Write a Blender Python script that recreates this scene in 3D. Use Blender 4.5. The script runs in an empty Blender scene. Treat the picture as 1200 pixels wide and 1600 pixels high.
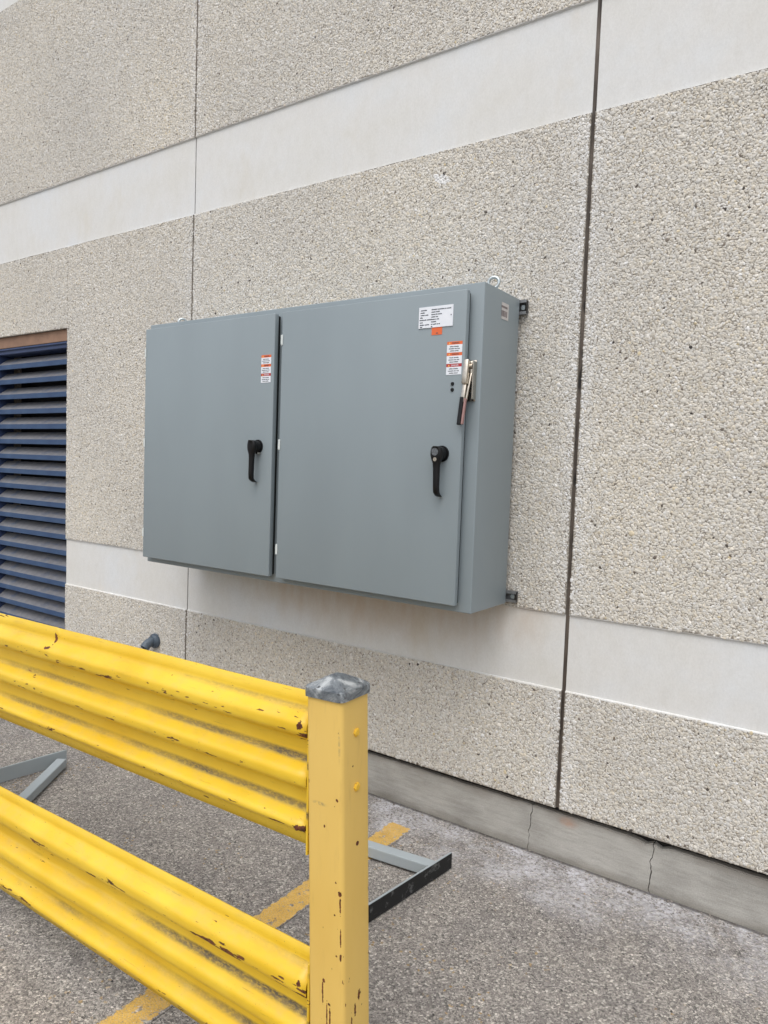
import bpy, bmesh, math, random
import numpy as np
from mathutils import Vector, Matrix, noise as mnoise

rnd = random.Random(11)
sc = bpy.context.scene
col = sc.collection

# ---------------------------------------------------------------- camera, sky, sun, exposure
CAM = Vector((0.0, -2.6894, 1.5467))
yaw, pitch, roll = (math.radians(a) for a in (-34.683, -3.574, 2.0624))
fw = Vector((math.sin(yaw)*math.cos(pitch), math.cos(yaw)*math.cos(pitch), math.sin(pitch)))
r0 = Vector((math.cos(yaw), -math.sin(yaw), 0)); u0 = r0.cross(fw)
ri = r0*math.cos(roll) + u0*math.sin(roll); up = -r0*math.sin(roll) + u0*math.cos(roll)
cd = bpy.data.cameras.new('camera'); cam = bpy.data.objects.new('camera', cd); col.objects.link(cam)
cam.matrix_world = Matrix(((ri.x, up.x, -fw.x, CAM.x), (ri.y, up.y, -fw.y, CAM.y), (ri.z, up.z, -fw.z, CAM.z), (0, 0, 0, 1)))
cd.sensor_fit = 'VERTICAL'; cd.sensor_height = 24.0; cd.lens = 1116.1/1600*24.0
cd.clip_start = 0.05; cd.clip_end = 1000
sc.camera = cam

SUN_EL, SUN_AZ = math.radians(62), math.radians(166)      # azimuth from +Y clockwise: behind the camera, square to the wall
w = bpy.data.worlds.new('World'); sc.world = w; w.use_nodes = True
wt = w.node_tree; wt.nodes.clear()
sky = wt.nodes.new('ShaderNodeTexSky'); sky.sky_type = 'NISHITA'; sky.sun_disc = False
sky.sun_elevation = SUN_EL; sky.sun_rotation = SUN_AZ; sky.air_density = 1.0; sky.dust_density = 4.0; sky.ozone_density = 1.0
hs = wt.nodes.new('ShaderNodeHueSaturation'); hs.inputs['Saturation'].default_value = 0.34   # overcast: almost colourless
bg = wt.nodes.new('ShaderNodeBackground'); bg.inputs['Strength'].default_value = 0.15
wo = wt.nodes.new('ShaderNodeOutputWorld')
wt.links.new(sky.outputs[0], hs.inputs['Color']); wt.links.new(hs.outputs[0], bg.inputs[0]); wt.links.new(bg.outputs[0], wo.inputs[0])

sl = bpy.data.lights.new('sun', 'SUN'); sl.energy = 0.6; sl.angle = math.radians(80); sl.color = (1.0, 0.98, 0.955)
so = bpy.data.objects.new('sun', sl); col.objects.link(so)
sd = Vector((math.sin(SUN_AZ)*math.cos(SUN_EL), math.cos(SUN_AZ)*math.cos(SUN_EL), math.sin(SUN_EL)))
so.rotation_euler = (-sd).to_track_quat('-Z', 'Y').to_euler(); so.location = (0, -6, 8)

sc.view_settings.view_transform = 'Standard'; sc.view_settings.look = 'None'
sc.view_settings.exposure = 0.45; sc.view_settings.gamma = 1.0; sc.view_settings.use_curve_mapping = False

# ---------------------------------------------------------------- shader helpers
def lin(r, g, b):
    f = lambda c: (c/255/12.92) if c/255 <= 0.04045 else ((c/255+0.055)/1.055)**2.4
    return (f(r), f(g), f(b), 1.0)

class NT:
    def __init__(s, name, rough=0.6, metal=0.0, spec=0.5):
        s.m = bpy.data.materials.new(name); s.m.use_nodes = True
        s.t = s.m.node_tree; s.t.nodes.clear()
        s.out = s.t.nodes.new('ShaderNodeOutputMaterial'); s.b = s.t.nodes.new('ShaderNodeBsdfPrincipled')
        s.t.links.new(s.b.outputs[0], s.out.inputs[0])
        s.b.inputs['Roughness'].default_value = rough; s.b.inputs['Metallic'].default_value = metal
        s.b.inputs['Specular IOR Level'].default_value = spec
    def set(s, inp, v):
        if isinstance(v, bpy.types.NodeSocket): s.t.links.new(v, inp)
        else: inp.default_value = v
    def obj(s): return s.t.nodes.new('ShaderNodeTexCoord').outputs['Object']
    def pos(s): return s.t.nodes.new('ShaderNodeNewGeometry').outputs['Position']
    def nrm(s): return s.t.nodes.new('ShaderNodeNewGeometry').outputs['Normal']
    def mapv(s, v, scale=(1, 1, 1), loc=(0, 0, 0), rot=(0, 0, 0)):
        n = s.t.nodes.new('ShaderNodeMapping'); s.set(n.inputs[0], v)
        n.inputs['Scale'].default_value = scale; n.inputs['Location'].default_value = loc; n.inputs['Rotation'].default_value = rot
        return n.outputs[0]
    def noise(s, v, scale, detail=3, rough=0.55, dist=0.0):
        n = s.t.nodes.new('ShaderNodeTexNoise'); s.set(n.inputs['Vector'], v)
        n.inputs['Scale'].default_value = scale; n.inputs['Detail'].default_value = detail
        n.inputs['Roughness'].default_value = rough; n.inputs['Distortion'].default_value = dist
        return n.outputs['Fac']
    def voro(s, v, scale, feature='F1', dims='3D', rnd_=1.0):
        n = s.t.nodes.new('ShaderNodeTexVoronoi'); n.feature = feature; n.voronoi_dimensions = dims
        s.set(n.inputs['Vector'], v); n.inputs['Scale'].default_value = scale; n.inputs['Randomness'].default_value = rnd_
        return n
    def ramp(s, f, stops, interp='LINEAR'):
        n = s.t.nodes.new('ShaderNodeValToRGB'); s.set(n.inputs[0], f); e = n.color_ramp.elements
        n.color_ramp.interpolation = interp
        while len(e) < len(stops): e.new(0.5)
        for el, (p_, c) in zip(e, stops):
            el.position = p_; el.color = c if isinstance(c, tuple) else (c, c, c, 1)
        return n.outputs[0]
    def math(s, op, a, b=0.0, c=0.0, clamp=False):
        n = s.t.nodes.new('ShaderNodeMath'); n.operation = op; n.use_clamp = clamp
        s.set(n.inputs[0], a); s.set(n.inputs[1], b); s.set(n.inputs[2], c); return n.outputs[0]
    def vmath(s, op, a, b=(0, 0, 0)):
        n = s.t.nodes.new('ShaderNodeVectorMath'); n.operation = op; s.set(n.inputs[0], a); s.set(n.inputs[1], b)
        return n.outputs['Value'] if op in ('LENGTH', 'DISTANCE', 'DOT_PRODUCT') else n.outputs[0]
    def mix(s, f, a, b, mode='MIX'):
        n = s.t.nodes.new('ShaderNodeMix'); n.data_type = 'RGBA'; n.blend_type = mode
        s.set(n.inputs[0], f); s.set(n.inputs[6], a); s.set(n.inputs[7], b); return n.outputs[2]
    def sep(s, v):
        n = s.t.nodes.new('ShaderNodeSeparateXYZ'); s.set(n.inputs[0], v); return n.outputs
    def smooth(s, v, a, b):
        n = s.t.nodes.new('ShaderNodeMapRange'); n.interpolation_type = 'SMOOTHSTEP'
        s.set(n.inputs[0], v); n.inputs[1].default_value = a; n.inputs[2].default_value = b; return n.outputs[0]
    def bump(s, h, strength=0.4, dist=0.005):
        n = s.t.nodes.new('ShaderNodeBump'); s.set(n.inputs['Height'], h)
        n.inputs['Strength'].default_value = strength; n.inputs['Distance'].default_value = dist
        s.t.links.new(n.outputs[0], s.b.inputs['Normal'])
    def color(s, c): s.set(s.b.inputs['Base Color'], c)
    def rough(s, c): s.set(s.b.inputs['Roughness'], c)
    def spots(s, v, lst):                     # chips and scratches with a place of their own: (x, y, z, rx, ry, rz)
        acc = None
        wob = s.math('MULTIPLY_ADD', s.noise(v, 170, 3), 2.2, -1.1)
        for (x, y, z, rx, ry, rz) in lst:
            d = s.vmath('SUBTRACT', v, (x, y, z)); d = s.vmath('DIVIDE', d, (rx, ry, rz))
            k = s.math('LESS_THAN', s.math('ADD', s.vmath('LENGTH', d), wob), 1.0)
            acc = k if acc is None else s.math('MAXIMUM', acc, k)
        return acc

def simple(name, c, rough=0.6, metal=0.0, var=0.12, scale=30, spec=0.5, bump=0.0):
    n = NT(name, rough, metal, spec); v = n.obj(); f = n.noise(v, scale, 4)
    lo = tuple(x*(1-var) for x in c[:3])+(1,); hi = tuple(min(1, x*(1+var)) for x in c[:3])+(1,)
    n.color(n.ramp(f, [(0.3, lo), (0.7, hi)]))
    if bump: n.bump(f, bump, 0.002)
    return n.m

# ---------------------------------------------------------------- materials
def asphalt_nodes(n):
    v = n.pos()
    wv = n.vmath('ADD', v, n.vmath('MULTIPLY', n.t.nodes.new('ShaderNodeTexNoise').outputs['Color'], (0, 0, 0)))
    v1 = n.voro(wv, 132, 'F1', '2D'); e1 = n.voro(wv, 132, 'DISTANCE_TO_EDGE', '2D')
    v2 = n.voro(n.mapv(wv, (1, 1, 1), (3.3, 1.7, 0)), 290, 'F1', '2D'); e2 = n.voro(n.mapv(wv, (1, 1, 1), (3.3, 1.7, 0)), 290, 'DISTANCE_TO_EDGE', '2D')
    c1 = n.sep(v1.outputs['Color']); c2 = n.sep(v2.outputs['Color'])
    stops = [(0.0, lin(96, 94, 92)), (0.25, lin(134, 131, 127)), (0.5, lin(156, 152, 147)), (0.72, lin(170, 166, 160)), (0.9, lin(192, 188, 181)), (1.0, lin(214, 210, 203))]
    s1 = n.ramp(c1[0], stops); s2 = n.ramp(c2[0], stops)
    binder = lin(90, 87, 85)
    m1 = n.math('MULTIPLY', n.smooth(e1.outputs['Distance'], 0.03, 0.16), n.math('GREATER_THAN', c1[1], 0.42))
    m2 = n.smooth(e2.outputs['Distance'], 0.02, 0.16)
    c = n.mix(m2, binder, s2); c = n.mix(m1, c, s1)
    big = n.noise(v, 1.6, 5, 0.6); mid = n.noise(v, 9, 4, 0.6)
    c = n.mix(1.0, c, n.ramp(big, [(0.3, (0.84, 0.83, 0.84, 1)), (0.7, (1.12, 1.1, 1.07, 1))]), 'MULTIPLY')
    c = n.mix(1.0, c, n.ramp(mid, [(0.25, (0.86, 0.86, 0.87, 1)), (0.7, (1.1, 1.09, 1.07, 1))]), 'MULTIPLY')
    # rare ochre and dark crumbs
    oc = n.math('MULTIPLY', n.math('GREATER_THAN', c1[2], 0.975), n.smooth(n.noise(v, 3.0, 2), 0.5, 0.62))
    c = n.mix(n.math('MULTIPLY', oc, 0.55), c, lin(176, 142, 74))
    dkm = n.math('MULTIPLY', n.math('LESS_THAN', c1[2], 0.006), m1); c = n.mix(n.math('MULTIPLY', dkm, 0.85), c, lin(38, 37, 37))
    tar = n.math('MULTIPLY', n.smooth(n.noise(v, 2.1, 4, 0.6), 0.60, 0.70), n.smooth(n.noise(v, 26, 4, 0.65), 0.42, 0.6)); c = n.mix(n.math('MULTIPLY', tar, 0.32), c, lin(74, 71, 69))
    # salt bloom washed along the foot of the wall
    xyz = n.sep(v)
    edge = n.smooth(n.math('ADD', xyz[1], n.math('MULTIPLY', n.math('SUBTRACT', n.noise(v, 2.6, 3), 0.5), 0.75)), -0.42, -0.02)
    salt = n.math('MULTIPLY', edge, n.smooth(n.noise(v, 4.2, 6, 0.68), 0.34, 0.62))
    salt = n.math('MULTIPLY', salt, n.smooth(n.noise(v, 60, 3, 0.7), 0.30, 0.62))
    c = n.mix(n.math('MULTIPLY', salt, 0.95, clamp=True), c, lin(216, 216, 222))
    seam = n.smooth(n.math('ADD', xyz[1], n.math('MULTIPLY', n.noise(v, 30, 4, 0.7), 0.05)), 0.020, 0.034)      # grit and dirt in the seam at the kerb
    c = n.mix(n.math('MULTIPLY', seam, 0.8), c, lin(70, 66, 62))
    h = n.math('ADD', n.math('MULTIPLY', m1, 0.8), n.math('MULTIPLY', m2, 0.4))
    h = n.math('ADD', h, n.math('MULTIPLY', c1[1], 0.6)); h = n.math('ADD', h, n.math('MULTIPLY', c2[1], 0.4))
    return c, h

n = NT('asphalt', 0.85, 0, 0.3); c, h = asphalt_nodes(n); n.color(c); n.bump(h, 0.55, 0.004); M_asphalt = n.m

n = NT('road_paint', 0.8, 0, 0.3); c, h = asphalt_nodes(n); v = n.pos()
yel = n.ramp(n.noise(v, 25, 4), [(0.3, lin(206, 164, 78)), (0.7, lin(226, 186, 100))])
vc = n.voro(v, 105, 'DISTANCE_TO_EDGE', '2D')
wear = n.math('ADD', n.noise(v, 38, 5, 0.7), n.math('MULTIPLY', n.noise(v, 5, 3), 0.45))
xyz = n.sep(v)
edge = n.math('ABSOLUTE', n.math('SUBTRACT', xyz[0], -1.606))
wear = n.math('SUBTRACT', wear, n.math('MULTIPLY', n.smooth(edge, 0.042, 0.056), 0.22))
keep = n.math('MULTIPLY', n.smooth(wear, 0.57, 0.66), n.math('ADD', 0.25, n.math('MULTIPLY', n.smooth(vc.outputs['Distance'], 0.0, 0.08), 0.75)))
n.color(n.mix(keep, c, yel)); n.bump(h, 0.5, 0.004); M_paint = n.m

def pebble_mat():
    n = NT('exposed_aggregate_pebbles', 0.7, 0, 0.35)
    a = n.t.nodes.new('ShaderNodeAttribute'); a.attribute_type = 'INSTANCER'; a.attribute_name = 'tone'
    k = n.t.nodes.new('ShaderNodeAttribute'); k.attribute_type = 'INSTANCER'; k.attribute_name = 'warm'
    c = n.ramp(a.outputs['Fac'], [(0.0, lin(62, 58, 56)), (0.10, lin(118, 108, 98)), (0.3, lin(184, 177, 166)), (0.55, lin(203, 198, 188)), (0.8, lin(216, 212, 204)), (1.0, lin(232, 230, 226))])
    c = n.mix(1.0, c, n.ramp(k.outputs['Fac'], [(0.0, (0.93, 0.955, 1.0, 1)), (0.5, (0.995, 0.985, 0.96, 1)), (0.85, (1.0, 0.95, 0.85, 1)), (1.0, (1.0, 0.88, 0.62, 1))]), 'MULTIPLY')
    c = n.mix(1.0, c, n.ramp(n.noise(n.pos(), 260, 2), [(0.3, (0.88, 0.88, 0.88, 1)), (0.7, (1.06, 1.06, 1.06, 1))]), 'MULTIPLY')
    n.color(c); return n.m
M_pebble = pebble_mat()

n = NT('aggregate_matrix', 0.9, 0, 0.2); v = n.pos()
vn = n.voro(v, 85, 'F1'); ve = n.voro(v, 85, 'DISTANCE_TO_EDGE')
cc = n.sep(vn.outputs['Color'])
st = n.ramp(cc[0], [(0, lin(120, 112, 102)), (0.5, lin(160, 152, 141)), (1, lin(186, 180, 170))])
n.color(n.mix(n.smooth(ve.outputs['Distance'], 0.02, 0.12), lin(150, 144, 135), n.mix(0.55, st, lin(166, 160, 151))))
n.bump(n.smooth(ve.outputs['Distance'], 0.0, 0.3), 0.6, 0.004); M_matrix = n.m

n = NT('far_aggregate', 0.85, 0, 0.25); v = n.pos()
vn = n.voro(v, 110, 'F1'); ve = n.voro(v, 110, 'DISTANCE_TO_EDGE'); cc = n.sep(vn.outputs['Color'])
st = n.ramp(cc[0], [(0, lin(176, 169, 158)), (0.5, lin(200, 195, 185)), (1, lin(218, 214, 206))])
n.color(n.mix(n.smooth(ve.outputs['Distance'], 0.02, 0.14), lin(150, 144, 135), st)); n.bump(n.smooth(ve.outputs['Distance'], 0.0, 0.3), 0.6, 0.003); M_far = n.m

n = NT('smooth_concrete_band', 0.75, 0, 0.3); v = n.pos()
f = n.noise(v, 2.2, 5, 0.6); g = n.noise(n.mapv(v, (1, 1, 0.5)), 26, 5, 0.65); fine = n.noise(n.mapv(v, (1, 1, 0.6)), 170, 3, 0.7)
c = n.ramp(f, [(0.3, lin(210, 209, 204)), (0.5, lin(213, 213, 211)), (0.72, lin(213, 216, 218))])
c = n.mix(1.0, c, n.ramp(g, [(0.25, (0.965, 0.96, 0.95, 1)), (0.6, (1.01, 1.01, 1.01, 1))]), 'MULTIPLY')
c = n.mix(1.0, c, n.ramp(fine, [(0.25, (0.93, 0.93, 0.925, 1)), (0.7, (1.03, 1.03, 1.03, 1))]), 'MULTIPLY')
pits = n.voro(v, 17, 'F1'); pr = n.sep(pits.outputs['Color'])
pm = n.math('MULTIPLY', n.math('LESS_THAN', pits.outputs['Distance'], n.math('MULTIPLY', pr[0], 0.085)), n.math('GREATER_THAN', pr[1], 0.45))
c = n.mix(n.math('MULTIPLY', pm, 0.75), c, lin(118, 108, 96))
sp_ = n.voro(n.mapv(v, (1, 1, 1), (4, 2, 1)), 48, 'F1'); sr = n.sep(sp_.outputs['Color'])
pm2 = n.math('MULTIPLY', n.math('LESS_THAN', sp_.outputs['Distance'], n.math('MULTIPLY', sr[0], 0.10)), n.math('GREATER_THAN', sr[1], 0.70))
c = n.mix(n.math('MULTIPLY', pm2, 0.55), c, lin(126, 114, 100))
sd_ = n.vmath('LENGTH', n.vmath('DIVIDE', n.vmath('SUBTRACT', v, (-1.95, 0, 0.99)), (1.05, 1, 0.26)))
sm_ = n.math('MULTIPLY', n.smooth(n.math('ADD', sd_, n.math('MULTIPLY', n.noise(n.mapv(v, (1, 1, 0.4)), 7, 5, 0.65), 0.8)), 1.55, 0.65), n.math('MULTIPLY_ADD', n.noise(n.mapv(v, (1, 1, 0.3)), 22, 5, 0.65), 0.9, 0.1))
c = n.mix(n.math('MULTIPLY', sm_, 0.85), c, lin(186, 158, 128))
yl_ = n.smooth(n.noise(n.mapv(v, (1, 1, 0.6)), 3.4, 4, 0.6), 0.56, 0.74)
c = n.mix(n.math('MULTIPLY', yl_, 0.20), c, lin(196, 186, 162))
n.color(c); n.bump(n.math('SUBTRACT', n.math('ADD', fine, n.math('MULTIPLY', g, 0.6)), pm), 0.22, 0.002); M_band = n.m

n = NT('kerb_concrete', 0.85, 0, 0.3); v = n.pos()
f = n.noise(v, 3.0, 6, 0.62); g = n.noise(n.mapv(v, (0.14, 1, 1)), 70, 5, 0.7); fine = n.noise(v, 220, 3, 0.7)
c = n.ramp(f, [(0.28, lin(148, 146, 141)), (0.5, lin(170, 168, 163)), (0.75, lin(188, 186, 181))])
c = n.mix(1.0, c, n.ramp(g, [(0.28, (0.82, 0.82, 0.81, 1)), (0.6, (1.05, 1.05, 1.05, 1))]), 'MULTIPLY')
c = n.mix(1.0, c, n.ramp(fine, [(0.25, (0.80, 0.80, 0.79, 1)), (0.7, (1.09, 1.09, 1.08, 1))]), 'MULTIPLY')
xyz = n.sep(v)
foot_tone = n.smooth(n.math('ADD', xyz[2], n.math('MULTIPLY', n.noise(v, 7, 4), 0.07)), 0.03, 0.085)      # darker towards the ground, along a wavy line
c = n.mix(1.0, c, n.ramp(foot_tone, [(0, (0.72, 0.70, 0.67, 1)), (1, (1, 1, 1, 1))]), 'MULTIPLY')
top = n.smooth(n.math('SUBTRACT', xyz[2], n.math('MULTIPLY', n.noise(v, 5, 4), 0.10)), 0.10, 0.15)   # shade of the overhanging panels painted along the kerb top
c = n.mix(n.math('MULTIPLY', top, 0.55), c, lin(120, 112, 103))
rust = n.smooth(n.vmath('LENGTH', n.vmath('DIVIDE', n.vmath('SUBTRACT', v, (-0.93, 0.01, 0.165)), (0.05, 1, 0.03))), 1.0, 0.2)
c = n.mix(n.math('MULTIPLY', rust, n.math('MULTIPLY', n.noise(v, 60, 3), 0.8)), c, lin(176, 132, 104))
n.color(c); n.bump(n.math('ADD', n.math('MULTIPLY', g, 1.0), n.math('MULTIPLY', fine, 0.5)), 0.35, 0.004); M_kerb = n.m

n = NT('joint_sealant', 0.6, 0, 0.4); v = n.pos()
c = n.ramp(n.noise(n.mapv(v, (1, 1, 0.12)), 40, 4), [(0.3, lin(54, 47, 42)), (0.5, lin(88, 79, 71)), (0.7, lin(112, 102, 93))])
c = n.mix(n.smooth(n.noise(n.mapv(v, (1, 1, 0.3)), 14, 2), 0.60, 0.66), c, lin(38, 34, 31))
n.color(c); n.bump(n.noise(n.mapv(v, (1, 1, 0.2)), 60, 3), 0.5, 0.004); M_seal = n.m
M_dark = simple('dark_gap', lin(34, 31, 29), 0.9, var=0.3)

def paint_gray(name, base, rough, streak=1.0):
    n = NT(name, rough, 0, 0.5); v = n.obj()
    f = n.noise(n.mapv(v, (1.0, 1.0, 0.35)), 3.0, 4, 0.5); g = n.noise(v, 700, 2)
    c = n.mix(n.smooth(f, 0.3, 0.75), tuple(x*0.96 for x in base[:3])+(1,), tuple(x*1.04 for x in base[:3])+(1,))
    n.color(c); n.rough(n.math('MULTIPLY_ADD', n.noise(v, 6, 4), 0.14, rough-0.07)); n.bump(g, 0.035, 0.001); return n.m
M_encl = paint_gray('grey_enclosure_paint', lin(135, 146, 151), 0.42)
M_steelgray = paint_gray('grey_steel_paint', lin(160, 169, 173), 0.45)
n = NT('scraped_black_face', 0.7, 0, 0.4); v = n.obj()
sc_ = n.smooth(n.noise(n.mapv(v, (1, 1, 1.0)), 26, 6, 0.72), 0.56, 0.70)
n.color(n.mix(n.math('MULTIPLY', sc_, 0.6), lin(30, 31, 32), lin(120, 122, 122))); n.bump(sc_, 0.4, 0.002); M_blackface = n.m

M_gasket = simple('black_gasket', lin(18, 20, 21), 0.7)
M_black = simple('black_handle_plastic', lin(9, 9, 11), 0.36, var=0.1, spec=0.35)
M_nickel = simple('nickel_plate', lin(196, 188, 176), 0.26, 1.0, var=0.10, scale=60)
M_zinc = simple('zinc_plate', lin(196, 204, 206), 0.34, 0.9, var=0.10, scale=80)
M_strut = simple('strut_zinc', lin(132, 134, 136), 0.45, 0.6, var=0.15, scale=60)
M_redgrip = simple('faded_red_grip', lin(150, 116, 112), 0.55)
M_white = simple('label_white', lin(226, 230, 236), 0.35, var=0.02)
M_ink = simple('label_ink', lin(72, 78, 88), 0.5)
M_orange = simple('label_orange', lin(224, 106, 58), 0.4, var=0.05)
M_red = simple('label_red', lin(176, 52, 56), 0.4, var=0.05)
M_silver = simple('label_silver', lin(196, 192, 190), 0.4, var=0.04)
M_hinge = simple('hinge_white', lin(206, 212, 210), 0.4, var=0.04)
M_bluef = simple('blue_louver_frame', lin(50, 66, 102), 0.5, var=0.12, scale=9)
n = NT('blue_louver_slat', 0.55, 0, 0.4); v = n.obj(); nz = n.sep(n.nrm())
dust = n.math('MULTIPLY', n.smooth(nz[2], 0.25, 0.55), n.smooth(n.noise(n.mapv(v, (0.5, 1, 1)), 14, 4, 0.6), 0.18, 0.5))
blue = n.ramp(n.noise(v, 9, 4), [(0.3, lin(46, 68, 102)), (0.7, lin(60, 84, 116))])
n.color(n.mix(n.math('MULTIPLY', dust, 0.8), blue, n.ramp(n.noise(v, 20, 3), [(0.3, lin(106, 105, 105)), (0.7, lin(130, 127, 124))]))); M_slat = n.m
M_brown = simple('brown_head_board', lin(142, 112, 92), 0.75, var=0.16, scale=12)
M_duct = simple('dark_duct', lin(30, 32, 38), 0.9)
M_pipe = simple('grey_plastic_pipe', lin(80, 92, 104), 0.5, var=0.14, scale=40)

RH = 0.342                                       # rail height
def rail_mat(name, seed, chips):
    n = NT(name, 0.36, 0, 0.5); v0 = n.obj(); v = n.mapv(v0, (1, 1, 1), (seed*3.7, seed*1.3, 0))
    xyz = n.sep(v0); fz = n.math('MULTIPLY', xyz[2], -1/RH)
    base = n.ramp(n.noise(v, 5, 4), [(0.3, lin(221, 180, 36)), (0.7, lin(229, 194, 58))])
    # grime settled in the upper corners of the valleys
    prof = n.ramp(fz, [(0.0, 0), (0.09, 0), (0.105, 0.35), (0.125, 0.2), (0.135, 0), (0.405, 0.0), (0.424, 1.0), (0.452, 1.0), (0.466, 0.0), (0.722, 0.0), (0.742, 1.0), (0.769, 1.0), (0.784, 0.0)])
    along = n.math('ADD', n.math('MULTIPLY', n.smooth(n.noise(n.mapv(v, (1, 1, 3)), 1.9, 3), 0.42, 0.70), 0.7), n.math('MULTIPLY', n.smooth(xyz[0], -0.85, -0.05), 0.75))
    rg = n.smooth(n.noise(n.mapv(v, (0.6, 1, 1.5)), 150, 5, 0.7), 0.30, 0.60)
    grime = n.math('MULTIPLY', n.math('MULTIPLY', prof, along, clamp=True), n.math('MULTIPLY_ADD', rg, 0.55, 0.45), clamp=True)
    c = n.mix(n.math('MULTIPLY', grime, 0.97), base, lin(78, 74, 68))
    # faint stains
    c = n.mix(n.math('MULTIPLY', n.smooth(n.noise(n.mapv(v, (0.5, 1, 2.5)), 16, 5, 0.65), 0.55, 0.8), 0.28), c, lin(150, 124, 50))
    dusty = n.math('MULTIPLY', n.smooth(n.sep(n.nrm())[2], 0.15, 0.8), n.smooth(n.noise(n.mapv(v, (0.7, 1, 1)), 30, 6, 0.7), 0.40, 0.72))
    c = n.mix(n.math('MULTIPLY', dusty, 0.30), c, lin(196, 172, 110))
    scr = n.math('MULTIPLY', n.smooth(n.noise(n.mapv(v, (0.05, 1, 1.0), rot=(0, 0.03, 0)), 230, 3, 0.6), 0.64, 0.70), n.smooth(n.noise(n.mapv(v, (1, 1, 3)), 6, 3), 0.50, 0.62))
    c = n.mix(n.math('MULTIPLY', scr, 0.45), c, lin(120, 96, 44))
    fleck = n.smooth(n.noise(v, 210, 2, 0.5), 0.72, 0.75)
    c = n.mix(n.math('MULTIPLY', fleck, 0.7), c, lin(92, 58, 28))
    # rusty scrapes along the lower edge of the ridges
    rid = n.ramp(fz, [(0.0, 0.35), (0.02, 0.1), (0.19, 0.1), (0.225, 0.9), (0.262, 1), (0.285, 0.25), (0.52, 0.1), (0.56, 0.7), (0.59, 0.8), (0.61, 0.2), (0.82, 0.15), (0.84, 0.9), (0.875, 1), (0.9, 0.4), (1.0, 0.3)])
    ch = n.noise(n.mapv(v, (0.30, 1, 1.5)), 70, 3, 0.55)
    clump = n.noise(n.mapv(v, (1, 1, 4)), 4.2, 3)
    th = n.math('ADD', n.math('MULTIPLY', ch, 1.0), n.math('MULTIPLY', n.math('SUBTRACT', clump, 0.5), 0.55))
    th = n.math('ADD', th, n.math('MULTIPLY', n.math('SUBTRACT', rid, 1.0), 0.16))
    chip = n.smooth(th, 0.602, 0.622)
    if chips: chip = n.math('MAXIMUM', chip, n.spots(v0, chips))
    c = n.mix(chip, c, n.ramp(n.noise(v, 120, 3), [(0.35, lin(66, 38, 24)), (0.65, lin(122, 70, 38))]))
    n.color(c); n.rough(n.math('ADD', n.math('MULTIPLY_ADD', n.noise(v, 25, 5, 0.65), 0.35, 0.22), n.math('MULTIPLY', n.math('MAXIMUM', chip, grime), 0.4)))
    hh = n.math('SUBTRACT', n.math('MULTIPLY', n.noise(v, 40, 3), 0.25), chip); n.bump(hh, 0.35, 0.0015)
    return n.m

def post_mat(chips, rough=0.5):
    n = NT('pale_yellow_post_paint', rough, 0, 0.45); v = n.obj()
    c = n.ramp(n.noise(n.mapv(v, (1, 1, 0.4)), 6, 4), [(0.3, lin(218, 180, 92)), (0.7, lin(226, 191, 106))])
    c = n.mix(n.math('MULTIPLY', n.smooth(n.noise(n.mapv(v, (1, 1, 0.15)), 60, 4, 0.6), 0.55, 0.8), 0.22), c, lin(170, 138, 80))
    xyz = n.sep(v)
    edge = n.math('SUBTRACT', n.math('MAXIMUM', n.math('ABSOLUTE', xyz[0]), n.math('ABSOLUTE', xyz[1])), 0.0)
    low = n.smooth(xyz[2], 0.75, 0.2)
    ch = n.noise(n.mapv(v, (1, 1, 0.45)), 85, 3, 0.5)
    th = n.math('ADD', ch, n.math('MULTIPLY', n.math('SUBTRACT', n.noise(v, 6, 2), 0.5), 0.35)); th = n.math('ADD', th, n.math('MULTIPLY', low, 0.05))
    chip = n.smooth(th, 0.755, 0.77)
    if chips: chip = n.math('MAXIMUM', chip, n.spots(v, chips))
    c = n.mix(chip, c, n.ramp(n.noise(v, 150, 3), [(0.35, lin(66, 34, 20)), (0.65, lin(120, 66, 32))]))
    # grey scuff swipe
    sw = n.vmath('LENGTH', n.vmath('DIVIDE', n.vmath('SUBTRACT', v, (-0.012, -0.048, 0.845)), (0.026, 0.02, 0.006)))
    sw2 = n.vmath('LENGTH', n.vmath('DIVIDE', n.vmath('SUBTRACT', v, (0.040, -0.045, 0.975)), (0.0035, 0.03, 0.045)))
    swm = n.math('MAXIMUM', n.smooth(sw, 1.0, 0.2), n.math('MULTIPLY', n.smooth(sw2, 1.0, 0.3), 0.7))
    c = n.mix(n.math('MULTIPLY', swm, n.math('MULTIPLY', n.smooth(n.noise(v, 130, 4), 0.35, 0.6), 0.6)), c, lin(134, 118, 92))
    n.color(c); n.rough(n.math('ADD', 0.46, n.math('MULTIPLY', chip, 0.4))); n.bump(n.math('SUBTRACT', n.math('MULTIPLY', n.noise(v, 120, 3), 0.2), chip), 0.3, 0.0015)
    return n.m
M_bolt = simple('yellow_bolt_paint', lin(226, 180, 50), 0.42, var=0.15, scale=60)
M_rust = simple('rusty_bolt', lin(92, 46, 26), 0.85, var=0.4, scale=120)
n = NT('galvanised_cap', 0.48, 0.55, 0.5); v = n.obj()
c = n.ramp(n.noise(v, 22, 6, 0.7, 0.6), [(0.34, lin(78, 84, 90)), (0.5, lin(132, 138, 142)), (0.62, lin(196, 200, 201))])
c = n.mix(n.smooth(n.noise(v, 75, 4, 0.7), 0.56, 0.68), c, lin(84, 86, 88))
n.color(c); n.rough(n.math('MULTIPLY_ADD', n.noise(v, 40, 4), 0.4, 0.28)); n.bump(n.noise(v, 90, 4), 0.3, 0.002); M_cap = n.m

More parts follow.
